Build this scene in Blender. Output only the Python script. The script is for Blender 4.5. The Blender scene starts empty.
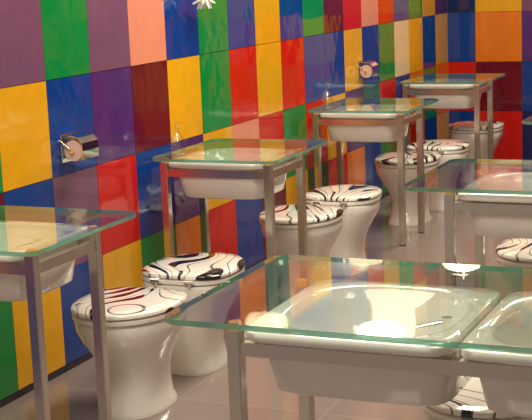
import bpy, bmesh, math, random
from mathutils import Vector, Matrix
random.seed(4)
scene = bpy.context.scene
scene.view_settings.view_transform = 'Standard'
scene.view_settings.look = 'None'

# ------------------------------------------------------------ materials
def mat(name, col, rough=0.4, metal=0.0, coat=0.0, spec=0.5):
    m = bpy.data.materials.new(name); m.use_nodes = True
    b = m.node_tree.nodes['Principled BSDF']
    b.inputs['Base Color'].default_value = (*col, 1)
    b.inputs['Roughness'].default_value = rough
    b.inputs['Metallic'].default_value = metal
    b.inputs['Coat Weight'].default_value = coat
    b.inputs['Specular IOR Level'].default_value = spec
    return m

def srgb(r, g, b):
    f = lambda c: ((c/255+0.055)/1.055)**2.4 if c/255 > 0.04045 else c/255/12.92
    return (f(r), f(g), f(b))

def tile_mat(name, rgb):
    m = mat('tile_'+name, srgb(*rgb), 0.06, 0, 0.0, 0.9)
    nt = m.node_tree; N = nt.nodes; L = nt.links
    b = N['Principled BSDF']
    tc = N.new('ShaderNodeTexCoord')
    n = N.new('ShaderNodeTexNoise'); n.inputs['Scale'].default_value = 5; n.inputs['Detail'].default_value = 2
    L.new(tc.outputs['Object'], n.inputs['Vector'])
    bp = N.new('ShaderNodeBump'); bp.inputs['Strength'].default_value = 0.12; bp.inputs['Distance'].default_value = 0.03
    L.new(n.outputs['Fac'], bp.inputs['Height']); L.new(bp.outputs['Normal'], b.inputs['Normal'])
    n2 = N.new('ShaderNodeTexNoise'); n2.inputs['Scale'].default_value = 14; n2.inputs['Detail'].default_value = 5
    L.new(tc.outputs['Object'], n2.inputs['Vector'])
    hs = N.new('ShaderNodeHueSaturation'); hs.inputs['Color'].default_value = (*srgb(*rgb), 1)
    mr = N.new('ShaderNodeMapRange'); mr.inputs['To Min'].default_value = 0.88; mr.inputs['To Max'].default_value = 1.12
    L.new(n2.outputs['Fac'], mr.inputs['Value']); L.new(mr.outputs['Result'], hs.inputs['Value'])
    L.new(hs.outputs['Color'], b.inputs['Base Color'])
    return m

PAL = dict(
 M=(122,82,112), G=(12,138,66), P=(230,146,118), B=(10,64,146), N=(18,36,90),
 Y=(232,170,24), O=(228,122,26), R=(204,28,22), D=(104,18,38), V=(86,46,116),
 T=(14,108,108), C=(228,208,164), E=(14,86,54), K=(30,26,44))
TM = {k: tile_mat(k, v) for k, v in PAL.items()}
KEYS = list(PAL)
grout = mat('grout', (0.10, 0.09, 0.09), 0.8)
ceramic = mat('white_ceramic', (0.86, 0.84, 0.79), 0.06, 0, 0.7)
steel = mat('brushed_steel', (0.74, 0.71, 0.65), 0.25, 1.0)
chrome = mat('chrome', (0.88, 0.88, 0.88), 0.06, 1.0)
puck = mat('amber_rubber', (0.80, 0.40, 0.10), 0.4)
dark = mat('dark_rubber', (0.03, 0.03, 0.03), 0.6)
paper = mat('paper_roll', (0.8, 0.56, 0.5), 0.8)

nt = steel.node_tree; tc = nt.nodes.new('ShaderNodeTexCoord'); mp = nt.nodes.new('ShaderNodeMapping')
mp.inputs['Scale'].default_value = (90, 90, 3)
nz = nt.nodes.new('ShaderNodeTexNoise'); nz.inputs['Scale'].default_value = 1
mr = nt.nodes.new('ShaderNodeMapRange'); mr.inputs['To Min'].default_value = 0.2; mr.inputs['To Max'].default_value = 0.28
nt.links.new(tc.outputs['Object'], mp.inputs['Vector']); nt.links.new(mp.outputs['Vector'], nz.inputs['Vector'])
nt.links.new(nz.outputs['Fac'], mr.inputs['Value']); nt.links.new(mr.outputs['Result'], nt.nodes['Principled BSDF'].inputs['Roughness'])

def glass_mat(name, tint, base=0.045):
    m = bpy.data.materials.new(name); m.use_nodes = True
    nt = m.node_tree; N = nt.nodes; L = nt.links; N.clear()
    out = N.new('ShaderNodeOutputMaterial')
    tr = N.new('ShaderNodeBsdfTransparent'); tr.inputs['Color'].default_value = (*tint, 1)
    gl = N.new('ShaderNodeBsdfGlossy'); gl.inputs['Roughness'].default_value = 0.012
    gl.inputs['Color'].default_value = (0.95, 1.0, 0.97, 1)
    geo = N.new('ShaderNodeNewGeometry')
    dot = N.new('ShaderNodeVectorMath'); dot.operation = 'DOT_PRODUCT'
    L.new(geo.outputs['Incoming'], dot.inputs[0]); L.new(geo.outputs['Normal'], dot.inputs[1])
    ab = N.new('ShaderNodeMath'); ab.operation = 'ABSOLUTE'; L.new(dot.outputs['Value'], ab.inputs[0])
    s = N.new('ShaderNodeMath'); s.operation = 'SUBTRACT'; s.inputs[0].default_value = 1; L.new(ab.outputs[0], s.inputs[1])
    p = N.new('ShaderNodeMath'); p.operation = 'POWER'; L.new(s.outputs[0], p.inputs[0]); p.inputs[1].default_value = 5
    ma = N.new('ShaderNodeMath'); ma.operation = 'MULTIPLY_ADD'; L.new(p.outputs[0], ma.inputs[0])
    ma.inputs[1].default_value = 1-base; ma.inputs[2].default_value = base
    mx = N.new('ShaderNodeMixShader'); L.new(ma.outputs[0], mx.inputs[0]); L.new(tr.outputs[0], mx.inputs[1]); L.new(gl.outputs[0], mx.inputs[2])
    L.new(mx.outputs[0], out.inputs['Surface'])
    return m
glass = glass_mat('sheet_glass', (0.95, 0.985, 0.965))
clear = glass_mat('clear_glass', (0.95, 0.97, 0.97), 0.1)
edge = mat('glass_edge', (0.14, 0.42, 0.32), 0.12, 0, 0.5)
edge.node_tree.nodes['Principled BSDF'].inputs['Transmission Weight'].default_value = 0.5

# zebra lid: strands sweeping out from the hinge
zebra = mat('zebra_lid', (0.85, 0.83, 0.78), 0.10, 0, 0.4)
nt = zebra.node_tree; N = nt.nodes; L = nt.links
def M(op, a, b=None, c=None):
    n = N.new('ShaderNodeMath'); n.operation = op
    for i, v in enumerate((a, b, c)):
        if v is None: continue
        if isinstance(v, (int, float)): n.inputs[i].default_value = v
        else: L.new(v, n.inputs[i])
    return n.outputs[0]
tc = N.new('ShaderNodeTexCoord'); oi = N.new('ShaderNodeObjectInfo'); sp = N.new('ShaderNodeSeparateXYZ')
L.new(tc.outputs['Object'], sp.inputs[0])
ad = N.new('ShaderNodeVectorMath'); ad.operation = 'ADD'
sc = N.new('ShaderNodeVectorMath'); sc.operation = 'SCALE'; sc.inputs[0].default_value = (7, 5, 3)
L.new(oi.outputs['Random'], sc.inputs['Scale']); L.new(tc.outputs['Object'], ad.inputs[0]); L.new(sc.outputs['Vector'], ad.inputs[1])
nz = N.new('ShaderNodeTexNoise'); nz.inputs['Scale'].default_value = 3.0; nz.inputs['Detail'].default_value = 0.0
L.new(ad.outputs['Vector'], nz.inputs['Vector'])
nz2 = N.new('ShaderNodeTexNoise'); nz2.inputs['Scale'].default_value = 6; nz2.inputs['Detail'].default_value = 0.0
L.new(ad.outputs['Vector'], nz2.inputs['Vector'])
yy = M('ADD', sp.outputs['Y'], 0.30)
th = M('ARCTAN2', sp.outputs['X'], yy)
r2 = M('ADD', M('MULTIPLY', yy, yy), M('MULTIPLY', sp.outputs['X'], sp.outputs['X']))
rr = M('SQRT', r2)
ph = M('ADD', M('ADD', M('MULTIPLY', th, 18.0), M('MULTIPLY', nz.outputs['Fac'], 30.0)), M('MULTIPLY', rr, 9.0))
sv = M('SINE', ph)
thr = M('MULTIPLY_ADD', nz2.outputs['Fac'], 3.6, -2.62)
val = M('SUBTRACT', sv, thr)
cr = N.new('ShaderNodeValToRGB'); e = cr.color_ramp.elements
e[0].position = 0.02; e[0].color = (0.01, 0.01, 0.012, 1)
e[1].position = 0.08; e[1].color = (0.88, 0.86, 0.80, 1)
L.new(val, cr.inputs['Fac'])
fs = M('SINE', M('MULTIPLY', ph, 2.0))
fr = N.new('ShaderNodeValToRGB'); e = fr.color_ramp.elements
e[0].position = 0.92; e[0].color = (1, 1, 1, 1); e[1].position = 0.97; e[1].color = (0.18, 0.18, 0.19, 1)
L.new(fs, fr.inputs['Fac'])
mxc = N.new('ShaderNodeMixRGB'); mxc.blend_type = 'MULTIPLY'; mxc.inputs[0].default_value = 1
L.new(cr.outputs['Color'], mxc.inputs[1]); L.new(fr.outputs['Color'], mxc.inputs[2])
L.new(mxc.outputs[0], N['Principled BSDF'].inputs['Base Color'])

# floor
flm = mat('floor_tile', srgb(138, 126, 121), 0.10)
nt = flm.node_tree; N = nt.nodes; L = nt.links
tc = N.new('ShaderNodeTexCoord'); br = N.new('ShaderNodeTexBrick')
br.offset = 0; br.inputs['Scale'].default_value = 1; br.inputs['Brick Width'].default_value = 0.6; br.inputs['Row Height'].default_value = 0.6
br.inputs['Mortar Size'].default_value = 0.003
br.inputs['Color1'].default_value = (*srgb(134, 122, 118), 1); br.inputs['Color2'].default_value = (*srgb(142, 129, 124), 1)
br.inputs['Mortar'].default_value = (*srgb(156, 144, 137), 1)
L.new(tc.outputs['Object'], br.inputs['Vector']); L.new(br.outputs['Color'], N['Principled BSDF'].inputs['Base Color'])

# ------------------------------------------------------------ mesh helpers
def finish(bm, name, mats, parent=None):
    bmesh.ops.recalc_face_normals(bm, faces=bm.faces)
    me = bpy.data.meshes.new(name); bm.to_mesh(me); bm.free()
    for m in mats: me.materials.append(m)
    ob = bpy.data.objects.new(name, me); scene.collection.objects.link(ob)
    if parent: ob.parent = parent
    return ob

def add_box(bm, x0, x1, y0, y1, z0, z1, mi=0):
    vs = [bm.verts.new(p) for p in [(x0,y0,z0),(x1,y0,z0),(x1,y1,z0),(x0,y1,z0),(x0,y0,z1),(x1,y0,z1),(x1,y1,z1),(x0,y1,z1)]]
    for idx in [(0,3,2,1),(4,5,6,7),(0,1,5,4),(1,2,6,5),(2,3,7,6),(3,0,4,7)]:
        f = bm.faces.new([vs[i] for i in idx]); f.material_index = mi
    return vs

def box(name, x0, x1, y0, y1, z0, z1, m, parent=None, bevel=0):
    bm = bmesh.new(); add_box(bm, x0, x1, y0, y1, z0, z1)
    if bevel: bmesh.ops.bevel(bm, geom=bm.edges[:], offset=bevel, segments=2, affect='EDGES')
    return finish(bm, name, [m], parent)

def loft(rings, name, mats, parent=None, smooth=True):
    bm = bmesh.new(); R = []
    for r in rings: R.append([bm.verts.new(p) for p in r])
    n = len(R[0])
    for k in range(len(R)-1):
        for i in range(n):
            bm.faces.new([R[k][i], R[k][(i+1)%n], R[k+1][(i+1)%n], R[k+1][i]])
    bm.faces.new(R[0][::-1]); bm.faces.new(R[-1])
    ob = finish(bm, name, mats, parent)
    if smooth:
        ob.data.shade_smooth()
        try: ob.data.set_sharp_from_angle(angle=math.radians(50))
        except Exception: pass
    return ob

def cyl(name, p0, p1, r0, m, parent=None, r1=None, n=20):
    p0 = Vector(p0); p1 = Vector(p1); d = (p1-p0).normalized()
    a = d.orthogonal().normalized(); b = d.cross(a); r1 = r0 if r1 is None else r1
    rg = []
    for p, r in ((p0, r0), (p1, r1)):
        rg.append([p + (a*math.cos(t)+b*math.sin(t))*r for t in [2*math.pi*i/n for i in range(n)]])
    return loft(rg, name, [m], parent)

def lathe(name, prof, m, parent=None, n=28, center=(0,0)):
    rg = [[(center[0]+r*math.cos(2*math.pi*i/n), center[1]+r*math.sin(2*math.pi*i/n), z) for i in range(n)] for r, z in prof]
    return loft(rg, name, [m], parent)

def empty(name, loc=(0,0,0), rz=0):
    e = bpy.data.objects.new(name, None); e.location = loc; e.rotation_euler = (0,0,rz)
    scene.collection.objects.link(e); return e

def sup(cx, cy, a, b, z, n=4.0, k=64):
    out = []
    for i in range(k):
        t = 2*math.pi*(i+.5)/k; c, s = math.cos(t), math.sin(t)
        out.append((cx + a*math.copysign(abs(c)**(2/n), c), cy + b*math.copysign(abs(s)**(2/n), s), z))
    return out

# ------------------------------------------------------------ room
TH = 0.39
ROWS = {
 4: "PBYGMVOTPYBRGMYBO",
 3: "MGMPBGBYBGDRPRBG",
 2: "YBVDYGRYRBBYBGCYB",
 1: "BMRBVYPRGRYVTRBOG",
 0: "YBYGORBDYEROBGYRB"}
def tiles_wall(name, axis, start, step, n, col0, pos, rowsmap, thickness=-0.12, clamp=-99):
    bm = bmesh.new()
    end = start+n*step
    g = 0.0015
    mats = [grout]+[TM[k] for k in KEYS]
    def bx(a0, a1, z0, z1, d0, d1, mi):
        a0 = max(a0, clamp)
        d0, d1 = sorted((d0, d1))
        if axis == 'Y': add_box(bm, pos+d0, pos+d1, a0, a1, z0, z1, mi)
        else: add_box(bm, a0, a1, pos+d0, pos+d1, z0, z1, mi)
    sgn = 1 if thickness < 0 else -1
    bx(start, end, 0, 2.9, thickness, -0.004*sgn, 0)
    rnd = random.Random(len(name)*7)
    last = None
    for c in range(n):
        for r in range(-1, 8):
            z0 = 0.03+TH*r; z1 = min(z0+TH, 2.9)
            if r < 0: z0 = 0.0
            if z1 <= z0: continue
            cc = c-col0
            ch = None
            if r in rowsmap and 0 <= cc < len(rowsmap[r]): ch = rowsmap[r][cc]
            if ch is None:
                ch = rnd.choice("MGPBNYORDVYRBOG")
                while ch == last: ch = rnd.choice("MGPBNYORDVYRBOG")
            if r < 0: ch = 'K'
            last = ch
            bx(start+c*step+g, start+(c+1)*step-g, z0+g, z1-g, -0.004*sgn, 0, 1+KEYS.index(ch))
    return finish(bm, name, mats)
st = 0.34
tiles_wall('wall_left', 'Y', 4.02-9*st, st, 27, 9, 0.0, ROWS)
YW = 4.02-9*st+27*st
FR = {4:"VRNGB", 3:"NYMBG", 2:"BOVYR", 1:"RDBOG", 0:"BRNYV"}
tiles_wall('wall_back', 'X', -0.145, 0.37, 16, 0, YW, FR, 0.12, clamp=-0.0)
tiles_wall('wall_right', 'Y', 4.02-9*st, st, 27, 0, 5.78, {}, 0.12)
box('floor', -0.12, 5.90, -1.5, YW+0.12, -0.1, 0.0, flm)
box('ceiling', -0.12, 5.90, -1.5, YW+0.12, 2.9, 3.0, mat('ceiling_paint', (0.32, 0.29, 0.25), 0.8))

# ------------------------------------------------------------ toilet
def egg(w, yf, yb, z, nb=3.2, k=48):
    out = []
    for i in range(k):
        t = 2*math.pi*i/k; c, s = math.cos(t), math.sin(t)
        if s >= 0: out.append((w*math.copysign(abs(c)**0.95, c), yf*abs(s)**0.95, z))
        else:
            out.append((w*math.copysign(abs(c)**(2/nb), c), -yb*abs(s)**(2/nb), z))
    return out
def toilet(x, y, face):
    p = empty('toilet', (x, y, 0), 0 if face > 0 else math.pi)
    loft([egg(.125,.15,.19,0), egg(.125,.15,.19,.015), egg(.110,.125,.185,.04), egg(.103,.105,.18,.10), egg(.108,.115,.18,.16),
          egg(.13,.155,.185,.22), egg(.163,.198,.195,.28), egg(.185,.218,.205,.325), egg(.189,.222,.208,.36), egg(.182,.215,.205,.372)],
         'bowl', [ceramic], p)
    loft([egg(.185,.222,.19,.374), egg(.195,.232,.195,.378), egg(.195,.232,.195,.39), egg(.186,.223,.19,.395)], 'seat', [ceramic], p)
    loft([egg(.188,.224,.19,.397), egg(.197,.234,.196,.401), egg(.197,.234,.196,.411), egg(.190,.227,.19,.417), egg(.15,.18,.155,.4215), egg(.08,.1,.08,.424)],
         'lid', [zebra], p)
    for sx in (-1, 1):
        cyl('hinge', (sx*.075-.02, -.203, .392), (sx*.075+.02, -.203, .392), .011, chrome, p)
        cyl('hinge_post', (sx*.075, -.203, .368), (sx*.075, -.203, .39), .009, chrome, p)
    return p
for (xx, yy, f) in [(.49,4.06,-1),(.47,4.65,1),(.46,5.83,-1),(.47,6.42,1),(.42,7.70,-1),(.46,8.27,1),(.43,9.33,-1)]:
    toilet(xx, yy, f)
for (xx, yy) in [(2.0,3.47),(2.55,3.47),(1.77,5.31),(2.42,5.31),(1.8,7.3)]:
    toilet(xx, yy, -1)

# ------------------------------------------------------------ tables
GZ0, GZ1 = 0.776, 0.790
def rrect(x0, x1, y0, y1, r, z, k=6):
    out = []
    for cx, cy, a in ((x1-r,y1-r,0),(x0+r,y1-r,90),(x0+r,y0+r,180),(x1-r,y0+r,270)):
        for i in range(k+1):
            t = math.radians(a+90*i/k); out.append((cx+r*math.cos(t), cy+r*math.sin(t), z))
    return out
def basin(x0, x1, y0, y1, p):
    cx, cy, a, b = (x0+x1)/2, (y0+y1)/2, (x1-x0)/2, (y1-y0)/2
    T = .770
    rg = [sup(cx,cy,a*.84,b*.68,.595,6), sup(cx,cy,a*.87,b*.71,.60,6), sup(cx,cy,a*.92,b*.76,.68,7), sup(cx,cy,a*.945,b*.80,.738,8),
          sup(cx,cy,a*.985,b*.985,.742,10), sup(cx,cy,a,b,.748,11), sup(cx,cy,a,b,.764,11), sup(cx,cy,a*.98,b*.98,T,10),
          sup(cx,cy,a*.86,b*.84,T-.001,3.4), sup(cx,cy,a*.83,b*.81,T-.008,3.0), sup(cx,cy,a*.76,b*.70,.72,2.8), sup(cx,cy,a*.62,b*.56,.66,2.6),
          sup(cx,cy,a*.35,b*.32,.628,2.2), sup(cx,cy,a*.1,b*.1,.622,2)]
    loft(rg, 'basin', [ceramic], p)
    lathe('drain', [(.026,.621),(.028,.626),(.02,.629),(.016,.625),(.004,.624)], chrome, p, center=(cx,cy))
    tx, ty = cx+a*.62, cy-b*.05
    cyl('tap_spout', (tx+.02, ty, .752), (tx-.05, ty-.01, .735), .009, chrome, p)
    cyl('tap_body', (tx+.02, ty, .70), (tx+.02, ty, .765), .013, chrome, p)
def table(x0, x1, y0, y1, legsx, legy0, legy1, basins, name='sink_table'):
    p = empty(name)
    gt = loft([rrect(x0,x1,y0,y1,.05,GZ0), rrect(x0,x1,y0,y1,.05,GZ1)], 'glass_top', [glass, edge], p, smooth=False)
    for f in gt.data.polygons: f.material_index = 0 if abs(f.normal.z) > .9 else 1
    h = .0175
    for lx in legsx:
        for ly in (legy0, legy1):
            box('leg', lx-h, lx+h, ly-h, ly+h, 0.006, .758, steel, p, .003)
            box('foot_pad', lx-h*.8, lx+h*.8, ly-h*.8, ly+h*.8, 0, .008, dark, p)
            cyl('glass_rest', (lx, ly, .757), (lx, ly, GZ0), .016, puck, p)
    z0, z1 = .695, .729
    for ly in (legy0, legy1):
        for i in range(len(legsx)-1):
            box('rail', legsx[i]+h, legsx[i+1]-h, ly-h*.8, ly+h*.8, z0, z1, steel, p, .002)
    for lx in (legsx[0], legsx[-1]):
        box('side_rail', lx-h*.8, lx+h*.8, legy0+h, legy1-h, z0, z1, steel, p, .002)
    for b in basins: basin(*b, p)
    return p
for Y in (3.20, 5.04, 6.92, 8.63):
    table(0.06, 0.67, Y, Y+.68, (.09, .60), Y+.10, Y+.47, [(.115, .575, Y+.045, Y+.525)])
for Y in (2.64, 4.52, 6.50):
    X = 1.40
    table(X, X+1.40, Y, Y+.72, (X+.17, X+1.26), Y+.07, Y+.50, [(X+.20, X+.71, Y+.02, Y+.56), (X+.72, X+1.23, Y+.02, Y+.56)])

# ------------------------------------------------------------ wall roll holders
def roll_holder(y, z):
    p = empty('toilet_roll_holder', (0, y, z))
    box('backplate', 0.0, .008, -.062, .062, -.06, .055, chrome, p, .002)
    prof = [(.008,.052),(.055,.052),(.085,.044),(.103,.022),(.106,-.01),(.104,-.045)]
    bm = bmesh.new()
    A = [[bm.verts.new((x, s, zz)) for x, zz in prof] for s in (-.062, .062)]
    for i in range(len(prof)-1): bm.faces.new([A[0][i], A[0][i+1], A[1][i+1], A[1][i]])
    ob = finish(bm, 'cover', [chrome], p); sd = ob.modifiers.new('s', 'SOLIDIFY'); sd.thickness = .003
    cyl('roll', (.055, -.052, -.01), (.055, .052, -.01), .042, paper, p, n=28)
    for s in (-1, 1):
        cyl('bar', (.055, s*.05, -.01), (.055, s*.068, -.01), .010, chrome, p)
        cyl('arm', (.004, s*.064, .03), (.055, s*.064, -.01), .005, chrome, p)
roll_holder(4.49, .92)
roll_holder(8.06, .93)
def bottle(x, y):
    p = empty('glass_bottle', (x, y, GZ1))
    lathe('body', [(.028,0),(.034,.004),(.034,.05),(.026,.075),(.011,.10),(.010,.125),(.013,.13)], clear, p)
    lathe('stopper', [(.008,.128),(.011,.133),(.010,.145),(.004,.148)], clear, p)
bottle(.13, 5.20); bottle(.13, 7.10)

# small crystal sconce on the wall
p = empty('crystal_wall_sconce', (0, 5.62, 1.50))
cyl('wall_plate', (0,0,.05), (.012,0,.05), .03, chrome, p)
cyl('wall_stem', (.01,0,.05), (.09,0,.05), .006, chrome, p)
cyl('drop_wire', (.09,0,.055), (.09,0,-.04), .003, chrome, p)
for i in range(15):
    a = 2*math.pi*i/15; el = (-.5, .2, -1.0)[i % 3]
    d = Vector((math.cos(a)*math.cos(el), math.sin(a)*math.cos(el), math.sin(el)))
    o = Vector((.09,0,-.02))
    cyl('petal_a', o, o+d*.03, .003, ceramic, p, r1=.010, n=8)
    cyl('petal_b', o+d*.03, o+d*.065, .010, ceramic, p, r1=.004, n=8)

# ------------------------------------------------------------ pendant lamps
shade_m = mat('opal_shade', (1, .9, .72), .4)
b = shade_m.node_tree.nodes['Principled BSDF']
b.inputs['Emission Color'].default_value = (1, .82, .50, 1); b.inputs['Emission Strength'].default_value = 12.0
def pendant(x, y, z=2.13):
    p = empty('pendant_lamp', (x, y, 0))
    lathe('shade', [(.03,z+.085),(.08,z+.08),(.125,z+.06),(.145,z+.03),(.125,z+.005),(.08,z-.012),(.01,z-.018)], shade_m, p)
    lathe('cap', [(.035,z+.085),(.03,z+.12),(.008,z+.13)], chrome, p)
    cyl('cord', (0,0,z+.12), (0,0,2.89), .004, dark, p, n=8)
    lathe('canopy', [(.05,2.88),(.05,2.9)], chrome, p)
for Y in (3.64, 5.49, 7.22, 9.1): pendant(.38, Y)
for Y in (3.0, 4.9, 6.9): pendant(2.1, Y)

def area(x, y, sx, sy, e):  # unseen fill light added under the ceiling to brighten the room, no fixture
    l = bpy.data.lights.new('ceiling_fill', 'AREA'); l.shape = 'RECTANGLE'; l.size = sx; l.size_y = sy; l.energy = e; l.color = (1, .88, .73)
    o = bpy.data.objects.new('ceiling_fill_light', l); o.location = (x, y, 2.88); scene.collection.objects.link(o)
area(1.3, 2.0, .9, 1.6, 74); area(1.2, 5.2, .6, 1.6, 68); area(1.4, 8.0, .6, 1.6, 60)

w = bpy.data.worlds.new('World'); scene.world = w; w.use_nodes = True
w.node_tree.nodes['Background'].inputs[0].default_value = (1, .87, .74, 1)
w.node_tree.nodes['Background'].inputs[1].default_value = 0.34

# ------------------------------------------------------------ camera
cd = bpy.data.cameras.new('Camera'); cam = bpy.data.objects.new('Camera', cd); scene.collection.objects.link(cam)
cd.sensor_width = 36; cd.lens = 1300/532*36; cd.clip_end = 100
cam.matrix_world = Matrix.Translation((2.87, 0, 1.6)) @ Matrix.Rotation(math.radians(24), 4, 'Z') @ Matrix.Rotation(math.radians(79.5), 4, 'X') @ Matrix.Rotation(math.radians(-2.3), 4, 'Z')
scene.camera = cam
